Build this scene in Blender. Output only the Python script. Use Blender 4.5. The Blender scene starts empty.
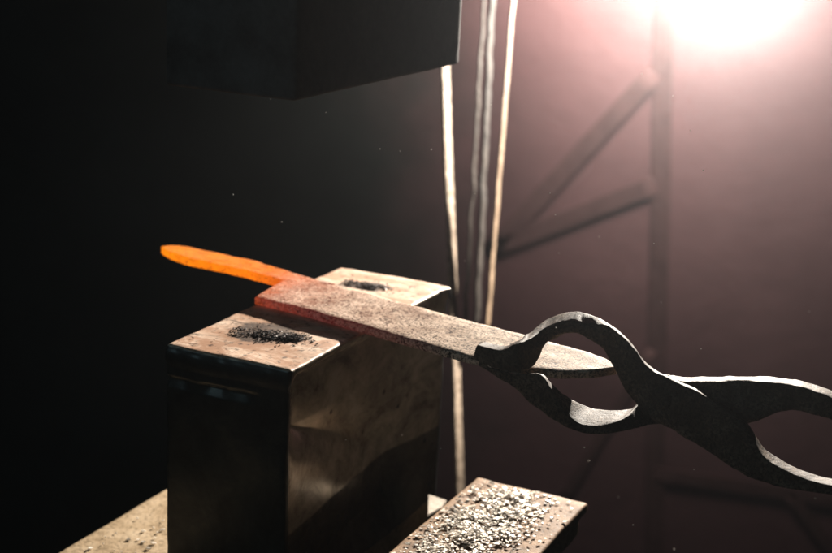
import bpy, bmesh, math, random
from mathutils import Vector, noise, Matrix

random.seed(7)
SC = bpy.context.scene
COL = SC.collection
V = Vector

# ---------------------------------------------------------------- camera
W, H, F_PX = 832.0, 553.0, 1450.0
PITCH, ROLL = 0.270718, 0.0457
CAM_Z = 0.508736
O = V((0, 0, CAM_Z))
_c, _s = math.cos(PITCH), math.sin(PITCH)
FWD = V((0, _c, -_s))
_r, _u = V((1, 0, 0)), V((0, _s, _c))
RIGHT = _r * math.cos(ROLL) + _u * math.sin(ROLL)
UP = _u * math.cos(ROLL) - _r * math.sin(ROLL)
cd = bpy.data.cameras.new('camera')
cam = bpy.data.objects.new('camera', cd)
COL.objects.link(cam)
m = Matrix((RIGHT, UP, -FWD)).transposed().to_4x4()
m.translation = O
cam.matrix_world = m
cd.sensor_width = 36
cd.lens = 36 * F_PX / W
cd.clip_start, cd.clip_end = 0.02, 60
cd.dof.use_dof = True
cd.dof.focus_distance = 0.95
cd.dof.aperture_fstop = 7.1
SC.camera = cam


def ray(x, y):
    return FWD + RIGHT * ((x - W / 2) / F_PX) + UP * ((H / 2 - y) / F_PX)


def on_z(x, y, z):
    d = ray(x, y)
    return O + d * ((z - O.z) / d.z)


def at_depth(x, y, depth):
    return O + ray(x, y) * depth


# block frame: A runs along the block away from the camera, B to its left
YAW = 1.125400
A = V((math.cos(YAW), math.sin(YAW), 0))
B = V((-math.sin(YAW), math.cos(YAW), 0))
ZT = 0.186273                     # top of the block
F0 = V((-0.0814854, 0.9135783, 0))  # near corner of the block on the base


def blk(a, b, z):
    return F0 + A * a + B * b + V((0, 0, z))


# ---------------------------------------------------------------- helpers
def link(name, bm, mat, parent=None, smooth=True, origin=None):
    me = bpy.data.meshes.new(name)
    if smooth:
        for f in bm.faces:
            f.smooth = True
    bmesh.ops.recalc_face_normals(bm, faces=bm.faces)
    if origin is not None:
        bmesh.ops.translate(bm, verts=bm.verts, vec=-origin)
    bm.to_mesh(me)
    bm.free()
    o = bpy.data.objects.new(name, me)
    COL.objects.link(o)
    if origin is not None:
        o.location = origin
    for mm in (mat if isinstance(mat, (list, tuple)) else [mat]):
        me.materials.append(mm)
    if parent is not None:
        o.parent = parent
        o.matrix_parent_inverse = Matrix.Translation(parent.location).inverted()
    return o


def empty(name, loc):
    o = bpy.data.objects.new(name, None)
    COL.objects.link(o)
    o.location = loc
    o.empty_display_size = 0.02
    return o


def tag(o, label=None, cat=None, group=None, kind=None):
    for k, v in (('label', label), ('category', cat), ('group', group), ('kind', kind)):
        if v:
            o[k] = v
    return o


def spaced(half, r, n):
    """grid coordinates from -half to half, dense at the rounded ends"""
    inner = half - r
    e = [inner + r * math.sin(t * math.pi / 2 / 4) for t in range(1, 5)]
    mid = [-inner + 2 * inner * i / n for i in range(n + 1)]
    return [-x for x in reversed(e)] + mid + e


def rounded_box(hx, hy, hz, r, nx, ny, nz, fn=None):
    bm = bmesh.new()
    gx, gy, gz = spaced(hx, r, nx), spaced(hy, r, ny), spaced(hz, r, nz)

    def rnd(p):
        q = V((max(-hx + r, min(hx - r, p[0])), max(-hy + r, min(hy - r, p[1])), max(-hz + r, min(hz - r, p[2]))))
        d = V(p) - q
        if d.length > 1e-9:
            q = q + d.normalized() * r
        return q

    def grid(us, vs, mk):
        vv = [[bm.verts.new(rnd(mk(u, v))) for v in vs] for u in us]
        for i in range(len(us) - 1):
            for j in range(len(vs) - 1):
                bm.faces.new((vv[i][j], vv[i + 1][j], vv[i + 1][j + 1], vv[i][j + 1]))
    for sgn in (-1, 1):
        grid(gx, gy, lambda u, v: (u, v, sgn * hz))
        grid(gx, gz, lambda u, v: (u, sgn * hy, v))
        grid(gy, gz, lambda u, v: (sgn * hx, u, v))
    bmesh.ops.remove_doubles(bm, verts=bm.verts, dist=1e-6)
    if fn:
        for v in bm.verts:
            v.co = fn(v.co.copy())
    return bm


def to_block(bm, ca, cb, cz, rot=0.0):
    """block axes (x along A, y along B) into the world"""
    c, s = math.cos(rot), math.sin(rot)
    for v in bm.verts:
        x, y = v.co.x * c - v.co.y * s, v.co.x * s + v.co.y * c
        v.co = blk(ca + x, cb + y, cz + v.co.z)
    return bm


def catmull(p0, p1, p2, p3, t):
    return 0.5 * ((2 * p1) + (p2 - p0) * t + (2 * p0 - 5 * p1 + 4 * p2 - p3) * t * t
                  + (3 * p1 - p0 - 3 * p2 + p3) * t ** 3)


def loft(rings, sub=6, nring=24, sq=5.0, rough=0.0, rscale=120.0, seed=0.0):
    """rings: lists of 4 corners (front top, back top, back bottom, front bottom); rounded-square section"""
    n = len(rings)
    fine = []
    for i in range(n - 1):
        for k in range(sub):
            t = k / sub
            fine.append([catmull(rings[max(i - 1, 0)][j], rings[i][j], rings[i + 1][j], rings[min(i + 2, n - 1)][j], t)
                         for j in range(4)])
    fine.append(rings[-1])
    bm = bmesh.new()
    prev = None
    for q in fine:
        loop = []
        for k in range(nring):
            th = 2 * math.pi * k / nring + math.pi / nring
            cx, cy = math.cos(th), math.sin(th)
            x = math.copysign(abs(cx) ** (2 / sq), cx)
            y = math.copysign(abs(cy) ** (2 / sq), cy)
            u, v = (x + 1) / 2, (y + 1) / 2          # u: front to back, v: bottom to top
            p = (q[0] * (1 - u) + q[1] * u) * v + (q[3] * (1 - u) + q[2] * u) * (1 - v)
            loop.append(p)
        c = sum(loop, V()) / nring
        out = []
        for p in loop:
            if rough:
                d = (p - c)
                if d.length > 1e-9:
                    w = noise.noise(p * rscale + V((seed, 0, 0))) + 0.5 * noise.noise(p * rscale * 2.7 + V((0, seed, 0)))
                    p = p + d.normalized() * w * rough
            out.append(bm.verts.new(p))
        if prev:
            for k in range(nring):
                bm.faces.new((prev[k], prev[(k + 1) % nring], out[(k + 1) % nring], out[k]))
        else:
            bm.faces.new(out)
        prev = out
    bm.faces.new(list(reversed(prev)))
    return bm


# ---------------------------------------------------------------- materials
class Mat:
    def __init__(self, name):
        self.m = bpy.data.materials.new(name)
        self.m.use_nodes = True
        self.t = self.m.node_tree
        self.t.nodes.clear()
        self.out = self.n('ShaderNodeOutputMaterial')
        self.b = self.n('ShaderNodeBsdfPrincipled')
        self.l(self.b.outputs[0], self.out.inputs['Surface'])
        self.tc = self.n('ShaderNodeTexCoord')
        self.b.inputs['Specular IOR Level'].default_value = 0.03

    def n(self, kind, **kw):
        nd = self.t.nodes.new(kind)
        for k, v in kw.items():
            setattr(nd, k, v)
        return nd

    def l(self, a, b):
        self.t.links.new(a, b)

    def noise(self, scale, detail=6, rough=0.6, vec=None, dist=0.0):
        nd = self.n('ShaderNodeTexNoise')
        nd.inputs['Scale'].default_value = scale
        nd.inputs['Detail'].default_value = detail
        nd.inputs['Roughness'].default_value = rough
        nd.inputs['Distortion'].default_value = dist
        self.l(vec or self.tc.outputs['Object'], nd.inputs['Vector'])
        return nd.outputs[0]

    def voro(self, scale, feature='F1', vec=None):
        nd = self.n('ShaderNodeTexVoronoi', feature=feature)
        nd.inputs['Scale'].default_value = scale
        self.l(vec or self.tc.outputs['Object'], nd.inputs['Vector'])
        return nd

    def ramp(self, fac, stops, interp='LINEAR'):
        nd = self.n('ShaderNodeValToRGB')
        cr = nd.color_ramp
        cr.interpolation = interp
        while len(cr.elements) < len(stops):
            cr.elements.new(0.5)
        for e, (p, c) in zip(cr.elements, stops):
            e.position = p
            e.color = (*c, 1) if not isinstance(c, (int, float)) else (c, c, c, 1)
        self.l(fac, nd.inputs[0])
        return nd.outputs[0]

    def mix(self, fac, a, b, blend='MIX'):
        nd = self.n('ShaderNodeMix', data_type='RGBA', blend_type=blend)
        for val, sock in ((fac, nd.inputs[0]), (a, nd.inputs[6]), (b, nd.inputs[7])):
            if isinstance(val, (int, float)):
                sock.default_value = val if sock == nd.inputs[0] else (val, val, val, 1)
            elif isinstance(val, tuple):
                sock.default_value = (*val, 1)
            else:
                self.l(val, sock)
        return nd.outputs[2]

    def math(self, op, a, b=None, c=None, clamp=False):
        nd = self.n('ShaderNodeMath', operation=op)
        nd.use_clamp = clamp
        for val, sock in zip((a, b, c), nd.inputs):
            if val is None:
                continue
            if isinstance(val, (int, float)):
                sock.default_value = val
            else:
                self.l(val, sock)
        return nd.outputs[0]

    def step(self, v, lo, hi):
        nd = self.n('ShaderNodeMapRange', interpolation_type='SMOOTHSTEP')
        self.l(v, nd.inputs[0])
        nd.inputs[1].default_value, nd.inputs[2].default_value = lo, hi
        return nd.outputs[0]

    def xyz(self, vec=None):
        nd = self.n('ShaderNodeSeparateXYZ')
        self.l(vec or self.tc.outputs['Object'], nd.inputs[0])
        return nd.outputs

    def scaled(self, sx, sy, sz, rot=(0, 0, 0)):
        nd = self.n('ShaderNodeMapping')
        nd.inputs['Scale'].default_value = (sx, sy, sz)
        nd.inputs['Rotation'].default_value = rot
        self.l(self.tc.outputs['Object'], nd.inputs[0])
        return nd.outputs[0]

    def bump(self, h, strength=0.4, dist=0.001):
        nd = self.n('ShaderNodeBump')
        nd.inputs['Strength'].default_value = strength
        nd.inputs['Distance'].default_value = dist
        self.l(h, nd.inputs['Height'])
        self.l(nd.outputs[0], self.b.inputs['Normal'])
        return nd

    def set(self, **kw):
        names = dict(color='Base Color', metal='Metallic', rough='Roughness', ecolor='Emission Color',
                     estr='Emission Strength', spec='Specular IOR Level')
        for k, v in kw.items():
            s = self.b.inputs[names[k]]
            if isinstance(v, (int, float)):
                s.default_value = v
            elif isinstance(v, tuple):
                s.default_value = (*v, 1)
            else:
                self.l(v, s)
        return self.m


def block_material():
    M = Mat('block_steel')
    geo = M.n('ShaderNodeNewGeometry')
    nz = M.xyz(geo.outputs['Normal'])[2]
    P = M.tc.outputs['Object']            # object axes: x along, y across, z up from the block's centre
    x, y, z = M.xyz(P)
    n1 = M.noise(28, 8, 0.65)
    n2 = M.noise(160, 6, 0.7)
    n3 = M.noise(9, 4, 0.5)
    n4 = M.noise(55, 9, 0.75, M.scaled(1, 0.45, 1, (0, 0, 0.5)), 0.6)
    # worn top
    top = M.ramp(n1, [(0.30, (0.36, 0.23, 0.15)), (0.43, (0.62, 0.43, 0.31)), (0.56, (0.76, 0.56, 0.42)), (0.70, (0.86, 0.70, 0.57))])
    top = M.mix(M.ramp(n4, [(0.46, 0.0), (0.54, 0.85)]), top, (0.46, 0.25, 0.15))
    speck = M.ramp(n2, [(0.36, 0.25), (0.45, 1.0)])
    top = M.mix(1.0, top, speck, 'MULTIPLY')
    top = M.mix(M.ramp(n4, [(0.37, 0.85), (0.42, 0.0)]), top, (0.06, 0.045, 0.035))
    # soot left where the scale was swept about: two patches
    def patch(px, py, rx, ry, rot):
        c, s = math.cos(rot), math.sin(rot)
        dx = M.math('SUBTRACT', x, px)
        dy = M.math('SUBTRACT', y, py)
        u = M.math('ADD', M.math('MULTIPLY', dx, c / rx), M.math('MULTIPLY', dy, s / rx))
        v = M.math('ADD', M.math('MULTIPLY', dx, -s / ry), M.math('MULTIPLY', dy, c / ry))
        d = M.math('ADD', M.math('MULTIPLY', u, u), M.math('MULTIPLY', v, v))
        d = M.math('ADD', d, M.math('MULTIPLY', M.math('SUBTRACT', M.noise(70, 8, 0.75), 0.5), 3.2))
        return M.math('SUBTRACT', 1.0, M.step(d, 0.45, 1.15))
    for pp in PATCHES:
        top = M.mix(M.math('MULTIPLY', patch(*pp), 0.85), top, (0.035, 0.028, 0.024))
    # sides: dark oily steel, browner on the right face, darker below a level line along its foot
    scr = M.noise(30, 9, 0.72, M.scaled(0.8, 1, 1, (0.3, 0.9, 0)), 0.4)
    side = M.ramp(scr, [(0.3, (0.06, 0.045, 0.033)), (0.46, (0.42, 0.36, 0.28)), (0.62, (0.70, 0.62, 0.51))])
    pits = M.ramp(M.voro(75).outputs['Distance'], [(0.10, 0.15), (0.22, 1.0)])
    pit_m = M.ramp(M.noise(22, 3), [(0.52, 0.0), (0.6, 1.0)])
    side = M.mix(pit_m, side, M.mix(1.0, side, pits, 'MULTIPLY'))
    foot_band = M.math('SUBTRACT', 1.0, M.step(M.math('ADD', z, M.math('MULTIPLY', M.math('SUBTRACT', n1, 0.5), 0.006)), -0.030, -0.0275))
    side = M.mix(M.math('MULTIPLY', foot_band, 0.75), side, (0.035, 0.028, 0.018))
    ny = M.xyz(geo.outputs['Normal'])
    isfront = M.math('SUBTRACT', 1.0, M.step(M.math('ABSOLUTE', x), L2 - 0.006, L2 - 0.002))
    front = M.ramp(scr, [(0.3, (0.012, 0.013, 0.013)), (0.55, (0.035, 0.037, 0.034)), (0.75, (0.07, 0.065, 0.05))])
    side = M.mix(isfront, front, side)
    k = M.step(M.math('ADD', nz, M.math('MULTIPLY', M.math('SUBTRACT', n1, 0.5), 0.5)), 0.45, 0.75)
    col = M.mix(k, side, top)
    rgh = M.math('ADD', M.math('MULTIPLY', n1, 0.25), M.math('MULTIPLY_ADD', k, 0.16, 0.22))
    rgh = M.math('SUBTRACT', rgh, M.math('MULTIPLY', isfront, M.math('MULTIPLY_ADD', k, -0.12, 0.12)))
    M.set(color=col, metal=M.math('MULTIPLY_ADD', k, -0.45, 0.5), rough=rgh, spec=0.3)
    M.bump(M.math('ADD', M.math('MULTIPLY', n2, 0.35), M.math('ADD', n1, M.math('MULTIPLY', n3, 1.0))), 0.35, 0.0009)
    return M.m


def dark_steel(name, lo=(0.006, 0.007, 0.008), hi=(0.03, 0.03, 0.03), rough=0.45, scale=30, metal=0.4, bump=0.3):
    M = Mat(name)
    n1 = M.noise(scale, 8, 0.65)
    n2 = M.noise(scale * 6, 5, 0.7)
    M.set(color=M.ramp(n1, [(0.3, lo), (0.7, hi)]), metal=metal,
          rough=M.math('MULTIPLY_ADD', n1, 0.3, rough - 0.1))
    M.bump(M.math('ADD', n1, M.math('MULTIPLY', n2, 0.4)), bump, 0.0012)
    return M.m


def rusty(name, c0, c1, c2, scale=45, rough=0.6, metal=0.2):
    M = Mat(name)
    n1 = M.noise(scale, 8, 0.68)
    n2 = M.noise(scale * 7, 5, 0.7)
    col = M.ramp(n1, [(0.3, c0), (0.5, c1), (0.7, c2)])
    col = M.mix(1.0, col, M.ramp(n2, [(0.32, 0.35), (0.5, 1.0)]), 'MULTIPLY')
    M.set(color=col, metal=metal, rough=M.math('MULTIPLY_ADD', n2, 0.3, rough - 0.12))
    M.bump(M.math('ADD', n1, n2), 0.4, 0.0012)
    return M.m


def hot_steel(name, stops_emit):
    """forged steel with scale; it glows by its own heat along its length (object x axis)"""
    M = Mat(name)
    x = M.xyz()[0]
    n1 = M.noise(38, 8, 0.7)
    n2 = M.noise(480, 4, 0.8)
    n3 = M.noise(120, 6, 0.75)
    base = M.ramp(n1, [(0.32, (0.22, 0.15, 0.105)), (0.45, (0.46, 0.35, 0.265)), (0.60, (0.66, 0.53, 0.42))])
    sp = M.ramp(n2, [(0.465, 0.02), (0.52, 1.0)])
    base = M.mix(M.ramp(n3, [(0.40, 1.0), (0.60, 0.45)]), base, M.mix(1.0, base, sp, 'MULTIPLY'))
    t = M.math('ADD', x, M.math('MULTIPLY', M.math('SUBTRACT', n1, 0.5), 0.03))
    tt = M.n('ShaderNodeMapRange')
    M.l(t, tt.inputs[0])
    tt.inputs[1].default_value, tt.inputs[2].default_value = -0.02, 0.34
    em = M.ramp(tt.outputs[0], stops_emit)
    em = M.mix(1.0, em, M.ramp(n3, [(0.30, 0.5), (0.46, 0.95), (0.60, 1.08), (0.72, 1.45)]), 'MULTIPLY')
    crust = M.ramp(M.noise(330, 4, 0.7), [(0.37, 0.30), (0.43, 1.0)])
    em = M.mix(1.0, em, crust, 'MULTIPLY')
    base = M.mix(M.ramp(tt.outputs[0], [(0.38, 0.95), (0.58, 0.0)]), base, (0.10, 0.045, 0.02))
    M.set(color=base, metal=0.0, spec=0.012, rough=M.math('MULTIPLY_ADD', n2, 0.4, 0.42), ecolor=em, estr=1.0)
    M.bump(M.math('ADD', M.math('MULTIPLY', n2, 0.5), M.math('ADD', n1, n3)), 0.5, 0.0007)
    return M.m


# ---------------------------------------------------------------- forging block
L2, W2, H2 = 0.250950 / 2, 0.05, ZT / 2
# soot patches in block-centre axes (x, y, rx, ry, rot)
def to_c(px, py):
    d = on_z(px, py, ZT) - blk(L2, W2, ZT)
    return d.dot(A), d.dot(B)
q1, q2 = to_c(265, 333), to_c(366, 286)
PATCHES = [(q1[0], q1[1], 0.024, 0.030, 0.2), (q2[0], q2[1], 0.013, 0.021, 0.2),
           (to_c(290, 338)[0], to_c(290, 338)[1], 0.014, 0.014, 0)]


def block_shape(p):
    # upset (mushroomed) rim, chipped corner, shallow dents of use
    w = p.copy()
    topness = max(0.0, (p.z - (H2 - 0.016)) / 0.016)
    n = noise.noise(p * 30)
    out = (0.0008 + 0.0012 * max(0, n)) * math.sin(min(1.0, topness * 1.15) * math.pi) if topness > 0 else 0
    if abs(p.x) > L2 - 0.006:
        w.x += math.copysign(out, p.x)
    if abs(p.y) > W2 - 0.006:
        w.y += math.copysign(out, p.y)
    w += V((noise.noise(p * 24), noise.noise(p * 24 + V((9, 0, 0))), noise.noise(p * 24 + V((0, 9, 0))))) * 0.0007
    edge = sum(1 for q, h in ((abs(p.x), L2), (abs(p.y), W2), (abs(p.z), H2)) if q > h - 0.0035) >= 2
    if edge:
        w *= 1 - 0.006 * max(0.0, noise.noise(p * 110) + 0.1)
    # lipped far right corner
    d = math.hypot(p.x - L2, p.y + W2)
    if d < 0.02 and p.z > H2 - 0.01:
        k = (1 - d / 0.02) ** 2
        w += V((0.001, -0.002, -0.0015)) * k
    # right face dished so the grazing lamp leaves lit and dark patches
    if p.y < -W2 + 0.006:
        za = max(0.0, min(1.0, (p.z + H2 - 0.05) / 0.12))
        za = za * za * (3 - 2 * za)
        zz, aa = p.z + H2, p.x + L2
        a0 = 0.17 if zz < 0.064 else (0.17 + (zz - 0.064) / 0.045 * (0.09 - 0.17) if zz < 0.109 else max(0.025, 0.09 - (zz - 0.109) / 0.026 * 0.065))
        full = 2 * L2
        dish = aa / a0 if aa < a0 else (full - aa) / (full - a0)
        dish = dish * dish * (3 - 2 * dish) * 0.5 + dish * 0.5
        depth = 0.0125 * max(0.0, min(1.0, (H2 - p.z - 0.003) / 0.010)) * max(0.0, min(1.0, zz / 0.03))
        w.y += depth * dish
        ta = max(0.0, min(1.0, (p.z - (H2 - 0.014)) / 0.012))
        w.y -= 0.0012 * ta * ta
    # horizontal gouge on the near end face, shaped to catch a cool highlight
    if p.x < -L2 + 0.006:
        zc = H2 - 0.0235 - 0.004 * noise.noise(V((p.y * 14, 3, 0)))
        q = (p.z - zc) / 0.0075
        ledge_d = 0.0030 * (1 - abs(q)) if -1 < q < 0 else (0.0030 * (1 - q / 0.25) if 0 <= q < 0.25 else 0)
        ends = min(1.0, max(0.0, (p.y + 0.028) / 0.004)) * (0.25 + 0.75 * max(0.0, min(1.0, 0.6 + noise.noise(V((p.y * 60, 7, 1))) * 1.6)))
        w.x += ledge_d * ends
    return w


bm = rounded_box(L2, W2, H2, 0.0022, 110, 54, 150, block_shape)
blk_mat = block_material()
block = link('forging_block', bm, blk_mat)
block.rotation_euler = (0, 0, YAW)
block.location = blk(L2, W2, H2)
tag(block, 'tall rectangular steel block with a worn tan top under the glowing blade', 'forging block')

# ---------------------------------------------------------------- base slab
def slab_shape(p):
    return p + V((0, 0, noise.noise(p * 20) * 0.0008))


tan_plate = rusty('tan_plate', (0.17, 0.12, 0.07), (0.31, 0.235, 0.15), (0.41, 0.325, 0.225), 40, 0.6, 0.1)
bm = rounded_box(0.22, 0.0995, 0.02, 0.003, 90, 40, 4, slab_shape)
to_block(bm, 0.03, 0.1035, -0.0205)
base = link('base_slab', bm, tan_plate)
tag(base, 'thick tan steel slab lying flat beneath the tall forging block', 'steel slab')
dk = dark_steel('pedestal_steel')
bm = rounded_box(0.20, 0.08, 0.27, 0.004, 6, 6, 6)
to_block(bm, 0.03, 0.1035, -0.311)
tag(link('pedestal', bm, dk), 'dark pedestal standing on the floor below the tan slab', 'pedestal')

# ---------------------------------------------------------------- upper die
ZR = 0.3665


def die_shape(p):
    return p + V((noise.noise(p * 22), noise.noise(p * 22 + V((9, 0, 0))), noise.noise(p * 22 + V((0, 9, 0))))) * 0.0004


die_mat = dark_steel('die_steel', (0.02, 0.019, 0.018), (0.11, 0.10, 0.095), 0.8, 25, 0.0)
bm = rounded_box(L2, W2, 0.125, 0.003, 40, 24, 30, die_shape)
die = link('upper_die', bm, die_mat)
die.rotation_euler = (0, 0, YAW)
die.location = blk(L2, W2, ZR + 0.125)
tag(die, 'black steel die hanging in the dark high above the forging block', 'die')

# ---------------------------------------------------------------- hot blade
ZB = ZT + 0.0062                     # top face of the blade
tipw = on_z(616, 366, ZB)
tang_w = on_z(161, 247, ZB)
AX = (tipw - tang_w)
AX.z = 0
AX.normalize()                       # along the blade, tang to tip
NV = V((-AX.y, AX.x, 0))             # away from the camera
if NV.y < 0:
    NV = -NV
blade_root = empty('hot_blade', tang_w - V((0, 0, 0.006)))
blade_root.rotation_euler = (0, 0, math.atan2(AX.y, AX.x))
tag(blade_root, 'forged knife blank lying on the block, tang glowing orange', 'blade')


def local(p):
    d = p - blade_root.location
    return V((d.dot(AX), d.dot(NV), d.z))


def plate_from(near, back, thick, seg, rough, bow=0.0, edge_drop=0.0):
    """solid plate between two pixel polylines on the blade's top plane (matched by fraction of length)"""
    def resample(pl, n):
        P = [local(on_z(x, y, ZB)) for x, y in pl]
        ls = [0]
        for i in range(1, len(P)):
            ls.append(ls[-1] + (P[i] - P[i - 1]).length)
        out = []
        for k in range(n + 1):
            s = ls[-1] * k / n
            i = 1
            while i < len(P) - 1 and ls[i] < s:
                i += 1
            t = (s - ls[i - 1]) / max(1e-9, ls[i] - ls[i - 1])
            out.append(P[i - 1].lerp(P[i], t))
        return out
    nr, bk = resample(near, seg), resample(back, seg)
    m_ = 16
    bm = bmesh.new()
    top, bot = [], []
    for a_, b_ in zip(nr, bk):
        rt, rb = [], []
        for j in range(m_ + 1):
            t = j / m_
            p = a_.lerp(b_, t)
            e = min(t, 1 - t)
            nz_ = noise.noise(p * 90) * rough + noise.noise(p * 260) * rough * 0.4
            lip = -0.0007 * max(0, 1 - e / 0.03)
            wob = V((0, 0, 0))
            if e < 0.01:
                wob = V((0, noise.noise(p * 150 + V((3, 3, 3))) * 0.0007, 0))
            rt.append(bm.verts.new(p + V((0, 0, nz_ + lip)) + wob))
            rb.append(bm.verts.new(p + V((0, 0, -thick * (1 - 0.0 * t))) + wob + (bk[0] - nr[0]).normalized() * (0.0004 if e < 0.01 and t < .5 else 0)))
        top.append(rt)
        bot.append(rb)
    n = len(top)
    for i in range(n - 1):
        for j in range(m_):
            bm.faces.new((top[i][j], top[i + 1][j], top[i + 1][j + 1], top[i][j + 1]))
            bm.faces.new((bot[i][j], bot[i][j + 1], bot[i + 1][j + 1], bot[i + 1][j]))
        bm.faces.new((top[i][0], bot[i][0], bot[i + 1][0], top[i + 1][0]))
        bm.faces.new((top[i][m_], top[i + 1][m_], bot[i + 1][m_], bot[i][m_]))
    for j in range(m_):
        bm.faces.new((top[0][j], top[0][j + 1], bot[0][j + 1], bot[0][j]))
        bm.faces.new((top[-1][j], bot[-1][j], bot[-1][j + 1], top[-1][j + 1]))
    return bm


EMIT = [(0.0, (1.15, 0.285, 0.004)), (0.36, (1.1, 0.215, 0.003)), (0.45, (0.66, 0.09, 0.006)),
        (0.52, (0.24, 0.026, 0.010)), (0.64, (0.09, 0.008, 0.006)), (0.85, (0.03, 0.003, 0.002)), (1.0, (0.0, 0.0, 0.0))]
hot = hot_steel('hot_steel', EMIT)
bm = plate_from([(255, 297), (300, 308), (350, 322), (400, 336.5), (440, 348), (470, 356), (497, 362), (523, 367.5), (560, 371), (592, 370.5), (617, 366.5)],
                [(290, 276), (330, 283.5), (360, 290), (400, 301), (440, 312), (480, 323), (527, 334.5), (565, 345), (590, 352), (606, 358), (615, 364)],
                0.0058, 110, 0.00035)
o = link('blade', bm, hot)
o.parent = blade_root
# flat-bottomed tang, hammered round at its free end
tn = [(164, 248.5), (172, 253), (185, 257.5), (200, 261), (226, 266), (249, 271.5), (279, 280), (300, 287)]
tb = [(161.5, 246.2), (170, 245.3), (185, 246), (218, 252.5), (259, 261.5), (291, 271.5), (310, 277), (335, 283.5)]
bm = plate_from(tn, tb, 0.0062, 60, 0.0006)
tg = link('tang', bm, hot)
tg.parent = blade_root
tg['label'] = 'bright orange glowing tang'
for ob_ in (o, tg):
    bv = ob_.modifiers.new('bevel', 'BEVEL')
    bv.width, bv.segments, bv.limit_method, bv.angle_limit = 0.0009, 2, 'ANGLE', math.radians(50)

# ---------------------------------------------------------------- tongs
def on_n(x, y, n):
    d = ray(x, y)
    p0 = tipw + NV * n
    return O + d * ((p0 - O).dot(NV) / d.dot(NV))


def arm(st, **kw):
    rings = []
    for ft, fb, bt, nf, nb in st:
        a_ = on_n(*ft, nf)
        b_ = on_n(*bt, nb)
        c_ = on_n(*fb, nf)
        rings.append([a_, b_, c_ + NV * (nb - nf), c_])
    return loft(rings, **kw)


M = Mat('forged_black_steel')
n1_, n2_, n3_ = M.noise(70, 8, 0.7), M.noise(520, 4, 0.8), M.noise(24, 3, 0.5)
c_ = M.ramp(n1_, [(0.3, (0.025, 0.018, 0.012)), (0.5, (0.09, 0.064, 0.044)), (0.68, (0.19, 0.14, 0.10))])
c_ = M.mix(1.0, c_, M.ramp(n2_, [(0.44, 0.08), (0.53, 1.0)]), 'MULTIPLY')
M.set(color=c_, metal=0.0, rough=0.62, spec=0.03)
M.bump(M.math('ADD', M.math('MULTIPLY', n2_, 0.5), M.math('ADD', n1_, n3_)), 0.8, 0.0014)
tong_mat = M.m
UPPER = [  # front top, front bottom, back top, near and far offsets: upper jaw round to the lower rein
    ((477, 345), (472, 360), (486, 342), -.062, -.045),
    ((489, 348.5), (487, 367), (497, 344), -.062, -.045),
    ((501, 350.5), (502, 371), (507, 345), -.062, -.045),
    ((512, 346.5), (517, 373), (516, 340), -.061, -.043),
    ((520, 343), (523, 368), (523, 336), -.056, -.037),
    ((530, 338.5), (533, 349), (532, 330), -.042, -.022),
    ((545, 329), (548, 341), (547, 318), -.022, -.002),
    ((560, 322), (560, 335), (562, 312.5), -.016, .004),
    ((576, 321.5), (575, 334), (577, 310.5), -.014, .004),
    ((592, 326), (589, 341), (592, 314), -.012, .003),
    ((606, 325), (602, 350), (606, 321.5), -.011, .002),
    ((620, 334.5), (614, 371), (620, 331), -.011, .001),
    ((634, 348.5), (628, 396), (634, 345.5), -.012, .000),
    ((648, 367), (643, 414), (648, 364), -.014, .000),
    ((665, 377), (655, 424), (666, 374), -.018, -.002),
    ((690, 388), (672, 431), (691, 386), -.018, -.002),
    ((712, 400), (700, 449), (713, 398), -.018, -.002),
    ((730, 412), (728, 467), (731, 410), -.018, -.002),
    ((746, 427), (748, 479), (748, 423), -.017, -.003),
    ((760, 453), (768, 485), (764, 447), -.016, -.001),
    ((778, 467), (790, 490), (783, 460), -.016, .000),
    ((804, 478.5), (812, 493), (808, 472), -.016, .000),
    ((834, 486), (836, 496), (836, 479), -.016, -.000),
    ((880, 489), (880, 499), (882, 483), -.016, -.002),
    ((1000, 494), (1000, 505), (1002, 488), -.016, -.002)]
LOWER = [
    ((479, 362), (478, 366), (484, 363), -.0600, -.048),
    ((500, 371), (496, 377), (505, 372), -.060, -.045),
    ((520, 374), (512, 388), (524, 375), -.060, -.048),
    ((540, 375), (528, 402), (542, 374.5), -.060, -.052),
    ((552, 391), (545, 416), (556, 387), -.060, -.048),
    ((562, 408), (562, 427), (572, 398), -.058, -.036),
    ((575, 422), (580, 433), (588, 406), -.056, -.026),
    ((592, 426), (597, 435), (605, 408.5), -.053, -.022),
    ((612, 423), (618, 433), (622, 409), -.046, -.016),
    ((628, 415), (636, 429), (633, 407), -.030, -.006),
    ((640, 402), (650, 426), (644, 396), -.006, .012),
    ((654, 385), (664, 424), (656, 381), -.001, .016),
    ((668, 379), (684, 424), (670, 375), -.001, .016),
    ((684, 381.5), (706, 422), (684, 377), -.001, .016),
    ((710, 382), (726, 425), (712, 376), -.001, .018),
    ((745, 381), (750, 424), (746, 375), -.001, .018),
    ((780, 383.5), (782, 412), (780, 377), -.001, .018),
    ((806, 388.5), (808, 414), (806, 381), -.001, .018),
    ((834, 400), (836, 423), (834, 391), -.001, .018),
    ((880, 424), (880, 442), (880, 416), -.001, .016),
    ((1000, 466), (1000, 482), (1000, 459), -.001, .016)]
tongs = empty('blacksmith_tongs', on_n(660, 400, 0))
tag(tongs, 'black forged iron tongs with a round loop gripping the blade tip', 'tongs')
link('upper_arm', arm(UPPER, sub=9, nring=36, sq=7, rough=0.0009, rscale=95), tong_mat, tongs)
link('lower_arm', arm(LOWER, sub=9, nring=36, sq=7, rough=0.0009, rscale=95, seed=5.0), tong_mat, tongs)
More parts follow.
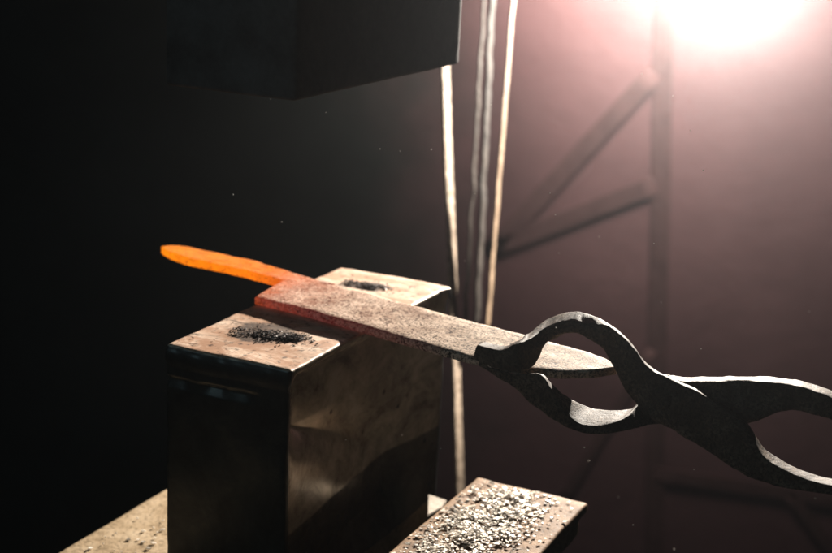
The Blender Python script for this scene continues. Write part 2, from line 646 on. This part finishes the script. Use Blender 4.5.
# rivet through both arms
bm = bmesh.new()
rc = on_n(661, 399, -.0185)
bmesh.ops.create_uvsphere(bm, u_segments=20, v_segments=12, radius=1)
for v in bm.verts:
    c = v.co.copy()
    v.co = rc + AX * c.x * 0.0075 + V((0, 0, 1)) * c.y * 0.0075 + NV * (c.z * 0.003)
link('rivet', bm, tong_mat, tongs)
bm = bmesh.new()
bmesh.ops.create_uvsphere(bm, u_segments=20, v_segments=12, radius=1)
for v in bm.verts:
    c = v.co.copy()
    v.co = on_n(668, 375.5, .016) + AX * c.x * 0.006 + V((0, 0, 1)) * (c.y * 0.005 - .0045) + NV * (c.z * 0.004)
link('rivet', bm, tong_mat, tongs)

# ---------------------------------------------------------------- scale-strewn ledge on the right
ZP = 0.05


def plate_shape(p):
    return p + V((noise.noise(p * 45) * 0.0012, noise.noise(p * 45 + V((5, 0, 0))) * 0.0012, noise.noise(p * 25) * 0.001))


cr_ = [on_z(x, y, ZP) - blk(0, 0, ZP) for x, y in ((480, 474.5), (586, 505))]
b_left, b_right = cr_[0].dot(B), cr_[1].dot(B)
a_end = (cr_[0].dot(A) + cr_[1].dot(A)) / 2
ledge_mat = rusty('ledge_plate', (0.08, 0.05, 0.03), (0.22, 0.14, 0.085), (0.34, 0.23, 0.145), 60, 0.6, 0.0)
ledge = empty('scrap_ledge', blk(a_end - 0.12, (b_left + b_right) / 2, 0))
tag(ledge, 'flat rusty steel ledge at lower right, strewn with pale scale', 'steel ledge')
bm = rounded_box(0.16, (b_left - b_right) / 2, 0.0045, 0.0025, 60, 30, 3, plate_shape)
link('top_plate', to_block(bm, a_end - 0.16, (b_left + b_right) / 2, ZP - 0.0045), ledge_mat, ledge)
bm = rounded_box(0.155, (b_left - b_right) / 2 - 0.003, 0.007, 0.003, 50, 20, 4, plate_shape)
link('lower_plate', to_block(bm, a_end - 0.165, (b_left + b_right) / 2 - 0.001, ZP - 0.0175), ledge_mat, ledge)
bm = rounded_box(0.10, (b_left - b_right) / 2 - 0.02, 0.27, 0.003, 6, 6, 6)
link('post', to_block(bm, a_end - 0.17, (b_left + b_right) / 2, ZP - 0.026 - 0.27), dk, ledge)

# small pale offcut caught between the block and the ledge
pale = rusty('pale_offcut', (0.14, 0.115, 0.09), (0.26, 0.22, 0.175), (0.34, 0.30, 0.25), 80, 0.5, 0.1)


# ---------------------------------------------------------------- loose scale
def flakes(name, spots, zfn, smin, smax, mat, label, tilt=0.5, thick=0.0004, cat='scale'):
    bm = bmesh.new()
    for (p, lift) in spots:
        s = random.uniform(smin, smax) * random.choice((0.6, 0.8, 1, 1, 1.3))
        k = random.choice((4, 5, 5, 6))
        ax = V((random.gauss(0, tilt), random.gauss(0, tilt), 1)).normalized()
        q = V((0, 0, 1)).rotation_difference(ax)
        ang = random.uniform(0, 6.28)
        c = V((p.x, p.y, zfn + lift))
        lo, hi = [], []
        for j in range(k):
            th = ang + 2 * math.pi * (j + random.uniform(-.25, .25)) / k
            r = s * random.uniform(0.6, 1.1)
            d = V((math.cos(th) * r, math.sin(th) * r * 0.8, 0))
            lo.append(bm.verts.new(c + q @ d))
            hi.append(bm.verts.new(c + q @ (d * 0.92 + V((0, 0, thick + random.uniform(0, thick))))))
        bm.faces.new(hi)
        bm.faces.new(list(reversed(lo)))
        for j in range(k):
            bm.faces.new((lo[j], lo[(j + 1) % k], hi[(j + 1) % k], hi[j]))
    o = link(name, bm, mat, smooth=False)
    tag(o, label, cat, kind='stuff')
    return o


def flake_mat(name, lo, hi, rough, metal):
    M = Mat(name)
    g = M.n('ShaderNodeNewGeometry')
    M.set(color=M.ramp(g.outputs['Random Per Island'], [(0.0, lo), (1.0, hi)]), rough=rough, metal=metal)
    M.bump(M.noise(900, 4), 0.25, 0.0004)
    return M.m


pale_scale = flake_mat('pale_scale', (0.08, 0.07, 0.06), (0.78, 0.71, 0.61), 0.45, 0.2)
dark_scale = flake_mat('dark_scale', (0.006, 0.006, 0.007), (0.16, 0.15, 0.145), 0.35, 0.5)

sp = []
mid_b, half_b = (b_left + b_right) / 2, (b_left - b_right) / 2
while len(sp) < 4200:
    a_ = a_end - random.uniform(0.006, 0.22)
    t = random.uniform(-1, 1)
    b_ = mid_b + half_b * t
    dens = math.exp(-((t - 0.12) / 0.62) ** 4) * min(1, (a_end - a_) / 0.022) * (0.55 + 0.9 * noise.noise(V((a_ * 45, b_ * 45, 0))))
    if random.random() < dens + 0.02 and abs(t) < 0.96:
        sp.append((blk(a_, b_, 0), abs(random.gauss(0, 0.0016)) * max(0.2, dens) + 0.0009))
flakes('scale_flakes', sp, ZP, 0.0008, 0.0021, pale_scale, 'pale crumbled scale flakes scattered over the ledge at lower right', 0.12, 0.00025)

sp = []
for _ in range(70):
    p = on_z(random.uniform(70, 166), random.uniform(490, 560), 0)
    d = p - blk(0, 0, 0)
    if d.dot(B) < 0.19 and d.dot(B) > 0.105:
        sp.append((p, 0.0006))
flakes('scale_flakes', sp, 0.0, 0.0008, 0.0028, pale_scale, 'few pale scale flakes lying on the tan slab at lower left', 0.06)

def heap(blobs, label):
    sp_ = []
    for (cx, cy, sx, sy, slope, n) in blobs:
        k = 0
        while k < n:
            gx, gy = random.gauss(0, 1), random.gauss(0, 1)
            if noise.noise(V((gx * 1.6 + cx, gy * 1.6, 3))) < 0.35 * math.hypot(gx, gy) - 0.35:
                if random.random() > 0.12:
                    continue
            k += 1
            p = on_z(cx + gx * sx, cy + gy * sy + gx * sx * slope, ZT)
            d = p - blk(0, 0, 0)
            if 0.008 < d.dot(A) < 0.243 and 0.008 < d.dot(B) < 0.092:
                sp_.append((p, random.uniform(0, 0.0010) * math.exp(-(gx * gx + gy * gy) / 1.5) + 0.0003))
    flakes('scale_pile', sp_, ZT, 0.0004, 0.0012, dark_scale, label, 0.22, 0.00025)


heap(((289, 338, 11, 2.6, 0.06, 420), (262, 334, 13, 3.4, 0.1, 190), (240, 333, 9, 3, 0.1, 40), (265, 336, 30, 6, 0.1, 60)),
     'dark heap of scale crumbs on the near end of the block top')
heap(((371, 287, 9, 1.8, 0.13, 300), (351, 283, 5, 1.5, 0.13, 90), (365, 286, 20, 4, 0.13, 30)),
     'smaller dark heap of scale crumbs behind the blade on the block top')

# offcut: a small three-cornered piece lying on a tab of the lower plate
ZO = 0.030
oc = [on_z(x, y, ZO) for x, y in ((428, 494), (447, 500), (441, 508), (427, 516))]
bm = bmesh.new()
fr = [bm.verts.new(p) for p in oc]
bk_ = [bm.verts.new(p - V((0, 0, 0.008))) for p in oc]
bm.faces.new(fr)
bm.faces.new(list(reversed(bk_)))
for j in range(4):
    bm.faces.new((fr[j], bk_[j], bk_[(j + 1) % 4], fr[(j + 1) % 4]))
bmesh.ops.bevel(bm, geom=list(bm.edges), offset=0.0006, segments=2, affect='EDGES')
tag(link('steel_offcut', bm, pale, smooth=False), 'small pale metal offcut between the forging block and the scale-strewn ledge', 'offcut')
oc_c = sum(oc, V()) / 4 - blk(0, 0, ZO)
bm = rounded_box(0.008, 0.016, 0.004, 0.0015, 6, 8, 3)
link('tab', to_block(bm, oc_c.dot(A) , oc_c.dot(B) - 0.012, ZO - 0.0122), dk, ledge)

# ---------------------------------------------------------------- rods behind the block
ZF = -0.95          # floor
rod_mat = rusty('rod_steel', (0.04, 0.030, 0.022), (0.18, 0.14, 0.105), (0.34, 0.28, 0.22), 110, 0.7, 0.0)


def bar(name, p_top, d_top, p_bot, d_bot, z_top, wide, thin, ang, mat, label, rough=0.0006, seed=0, group=None, hang=False):
    """flat bar leaning between the floor and z_top, its broad face turned by ang"""
    a_, b_ = at_depth(*p_top, d_top), at_depth(*p_bot, d_bot)
    d = (b_ - a_)
    lo = b_ if hang else a_ + d * ((ZF - a_.z) / d.z)
    hi = a_ + d * ((z_top - a_.z) / d.z)
    n_ = V((math.cos(ang), math.sin(ang), 0))       # broad face normal
    s_ = V((-n_.y, n_.x, 0))
    rings = []
    N = 60
    for k in range(N + 1):
        c = lo.lerp(hi, k / N)
        c = c + V((noise.noise(V((k * .35, seed, 0))), noise.noise(V((k * .35, seed, 9))), 0)) * rough * 2
        w_ = wide / 2 * (1 + 0.10 * noise.noise(V((k * .8, seed, 4))))
        rings.append([c - n_ * thin / 2 - s_ * w_, c + n_ * thin / 2 - s_ * w_, c + n_ * thin / 2 + s_ * w_, c - n_ * thin / 2 + s_ * w_])
    o = link(name, loft(rings, sub=5, nring=20, sq=6, rough=rough * 1.5, rscale=160, seed=seed), mat)
    return tag(o, label, 'steel bar', group)


gold_mat = rusty('golden_rod_steel', (0.04, 0.027, 0.017), (0.13, 0.09, 0.058), (0.22, 0.16, 0.11), 110, 0.7, 0.0)
dim_mat = rusty('brown_rod_steel', (0.007, 0.005, 0.004), (0.014, 0.011, 0.009), (0.024, 0.019, 0.015), 30, 0.8, 0.0)
bar('steel_bar', (445, 66), 1.60, (460, 485), 1.60, 0.62, 0.023, 0.003, math.radians(-20), rod_mat,
    'thick pale steel bar rising behind the right end of the forging block', 0.0007, 1, 'upright steel bars behind the block')
bar('steel_bar', (513, 0), 1.64, (487.5, 326), 1.64, 0.62, 0.018, 0.002, math.radians(-16), gold_mat,
    'thin bright steel bar hanging rightmost, its lower end behind the blade', 0.0006, 2, 'upright steel bars behind the block', hang=True)
bar('steel_bar', (492, 0), 1.68, (477, 322), 1.68, 0.62, 0.020, 0.003, math.radians(-18), dim_mat,
    'blurred brown steel bar hanging just left of the thin bright bar', 0.0012, 3, 'upright steel bars behind the block', hang=True)
bar('steel_bar', (481, 54), 1.74, (464.5, 333), 1.74, 0.62, 0.012, 0.002, math.radians(-18), dim_mat,
    'faintest thin steel bar hanging between the thick bar and the blurred brown one', 0.0016, 4, 'upright steel bars behind the block', hang=True)

# ---------------------------------------------------------------- stand with braces and a haze shadow streak
stand_mat = dark_steel('stand_paint', (0.092, 0.051, 0.055), (0.14, 0.078, 0.083), 0.8, 20, 0.0)
stand = empty('metal_stand', V((0.41, 2.492, 0)))
stand.location.z = ZF
tag(stand, 'dark upright metal stand with slanting braces and a shadow streak, blurred in the haze at right', 'stand')


def beam(name, p0, p1, w_, mat, parent, d_=None):
    d = (p1 - p0).normalized()
    s_ = d.cross(V((0, 1, 0))).normalized()
    t_ = d.cross(s_).normalized()
    dd = d_ or w_
    rings = [[c - t_ * dd / 2 + s_ * w_ / 2, c + t_ * dd / 2 + s_ * w_ / 2, c + t_ * dd / 2 - s_ * w_ / 2, c - t_ * dd / 2 - s_ * w_ / 2]
             for c in (p0, p0.lerp(p1, .33), p0.lerp(p1, .66), p1)]
    return link(name, loft(rings, sub=3, nring=20, sq=8), mat, parent)


YS = 2.4965


def at_y(x, y, yy):
    d = ray(x, y)
    return O + d * (yy / d.y)


pt = at_y(663, 60, YS)
pb = at_y(655, 480, YS)
dv = pb - pt
beam('post', pt + dv * ((ZF - pt.z) / dv.z), pt + dv * ((0.58 - pt.z) / dv.z), 0.034, stand_mat, stand, 0.002)
beam('brace_streak', at_y(655, 72, YS - .002), at_y(492, 250, YS - .002), 0.034, stand_mat, stand, 0.002)  # shadow streak in the haze, built as a dark slanting strip
beam('brace_streak', at_y(655, 185, YS - .002), at_y(492, 248, YS - .002), 0.034, stand_mat, stand, 0.002)
beam('rail', at_y(655, 474, YS - .002), at_y(900, 510, YS - .002), 0.026, stand_mat, stand, 0.002)
beam('brace_streak', at_y(652, 350, YS - .002), at_y(560, 505, YS - .002), 0.02, stand_mat, stand, 0.002)
beam('brace_streak', at_y(790, 495, YS - .002), at_y(840, 560, YS - .002), 0.022, stand_mat, stand, 0.002)

# ---------------------------------------------------------------- room surfaces
def sheet(name, pts, mat, kind='structure'):
    bm = bmesh.new()
    bm.faces.new([bm.verts.new(p) for p in pts])
    o = link(name, bm, mat, smooth=False)
    o['kind'] = kind
    return o


M = Mat('floor_concrete')
M.set(color=M.ramp(M.noise(6, 8), [(0.35, (0.0015, 0.0035, 0.0025)), (0.65, (0.004, 0.006, 0.0045))]), rough=0.9, spec=0.05)
sheet('floor', [V((-3, -0.6, ZF)), V((3, -0.6, ZF)), V((3, 2.7, ZF)), V((-3, 2.7, ZF))], M.m)
M = Mat('wall_plaster')
n_ = M.noise(2.2, 8, 0.6)
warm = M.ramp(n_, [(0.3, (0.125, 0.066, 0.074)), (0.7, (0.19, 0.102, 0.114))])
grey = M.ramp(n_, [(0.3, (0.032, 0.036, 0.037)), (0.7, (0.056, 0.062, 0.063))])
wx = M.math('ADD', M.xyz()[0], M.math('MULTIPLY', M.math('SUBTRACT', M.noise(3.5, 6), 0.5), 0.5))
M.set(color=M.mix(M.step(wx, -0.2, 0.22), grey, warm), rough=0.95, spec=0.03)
M.bump(M.noise(18, 6), 0.3, 0.01)
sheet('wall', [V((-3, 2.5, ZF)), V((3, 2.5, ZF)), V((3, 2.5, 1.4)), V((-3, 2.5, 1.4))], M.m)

# ---------------------------------------------------------------- haze
bm = bmesh.new()
bmesh.ops.create_cube(bm, size=1)
for v in bm.verts:
    v.co = V((v.co.x * 6.6, v.co.y * 4.4 + 1.0, -2.0 if v.co.z < 0 else 1.5))
hm = bpy.data.materials.new('haze')
hm.use_nodes = True
ht = hm.node_tree
ht.nodes.clear()
ho = ht.nodes.new('ShaderNodeOutputMaterial')
hv = ht.nodes.new('ShaderNodeVolumePrincipled')
hv.inputs['Color'].default_value = (0.76, 0.80, 0.86, 1)
hv.inputs['Density'].default_value = 0.0036
hv.inputs['Anisotropy'].default_value = 0.9
ht.links.new(hv.outputs[0], ho.inputs['Volume'])
hz = link('haze', bm, hm, smooth=False)
hz['kind'] = 'stuff'

# ---------------------------------------------------------------- specks in the air
bm = bmesh.new()
for _ in range(46):
    dd = random.uniform(0.88, 1.25)
    c = at_depth(random.uniform(220, 830), random.uniform(60, 550), dd)
    bmesh.ops.create_icosphere(bm, subdivisions=1, radius=random.uniform(0.0003, 0.0006), matrix=Matrix.Translation(c))
tag(link('dust_specks', bm, flake_mat('dust', (0.5, 0.45, 0.4), (0.8, 0.75, 0.7), 0.5, 0.0)), 'tiny bright dust specks drifting in the lamplight', 'dust', kind='stuff')

# ---------------------------------------------------------------- light
lp = at_depth(733, -33, 1.95)
ld = bpy.data.lights.new('work_lamp', 'SPOT')
ld.energy = 380
ld.color = (1.0, 0.91, 0.80)
ld.shadow_soft_size = 0.010
ld.spot_size = math.radians(72)
ld.spot_blend = 0.35
lo_ = bpy.data.objects.new('work_lamp', ld)
COL.objects.link(lo_)
lo_.location = lp
lo_.rotation_euler = (blk(0.1, 0.02, ZT + 0.05) - lp).to_track_quat('-Z', 'Y').to_euler()
# added unseen spot above the frame, washing the wall behind with light
wl = bpy.data.lights.new('wall_wash', 'SPOT')
wl.energy = 140
wl.color = (1.0, 0.90, 0.74)
wl.shadow_soft_size = 0.14
wl.spot_size = math.radians(150)
wl.spot_blend = 1.0
wo = bpy.data.objects.new('wall_wash', wl)
COL.objects.link(wo)
wo.location = at_depth(720, -200, 2.14)
wo.rotation_euler = V((0.05, 1.0, -0.24)).to_track_quat('-Z', 'Y').to_euler()
# added cool fill at camera left, for bluish highlights on the block's front
ad = bpy.data.lights.new('cool_fill', 'AREA')
ad.shape = 'RECTANGLE'
ad.size, ad.size_y = 0.25, 0.5
ad.energy = 1.8
ad.color = (0.55, 0.85, 1.0)
ao = bpy.data.objects.new('cool_fill', ad)
COL.objects.link(ao)
ao.location = V((-1.43, 0.05, 0.9))
ao.rotation_euler = (V((-0.1, 1.0, 0.1)) - ao.location).to_track_quat('-Z', 'Y').to_euler()

w = bpy.data.worlds.new('World')
SC.world = w
w.use_nodes = True
bg = w.node_tree.nodes['Background']
bg.inputs[0].default_value = (0.15, 0.75, 0.75, 1)
bg.inputs[1].default_value = 0.005

vs = SC.view_settings
vs.view_transform = 'Standard'
vs.look = 'None'
vs.exposure = 0
vs.gamma = 1
SC.cycles.use_denoising = True
SC.cycles.max_bounces = 6
SC.cycles.volume_bounces = 1
SC.cycles.sample_clamp_indirect = 4.0
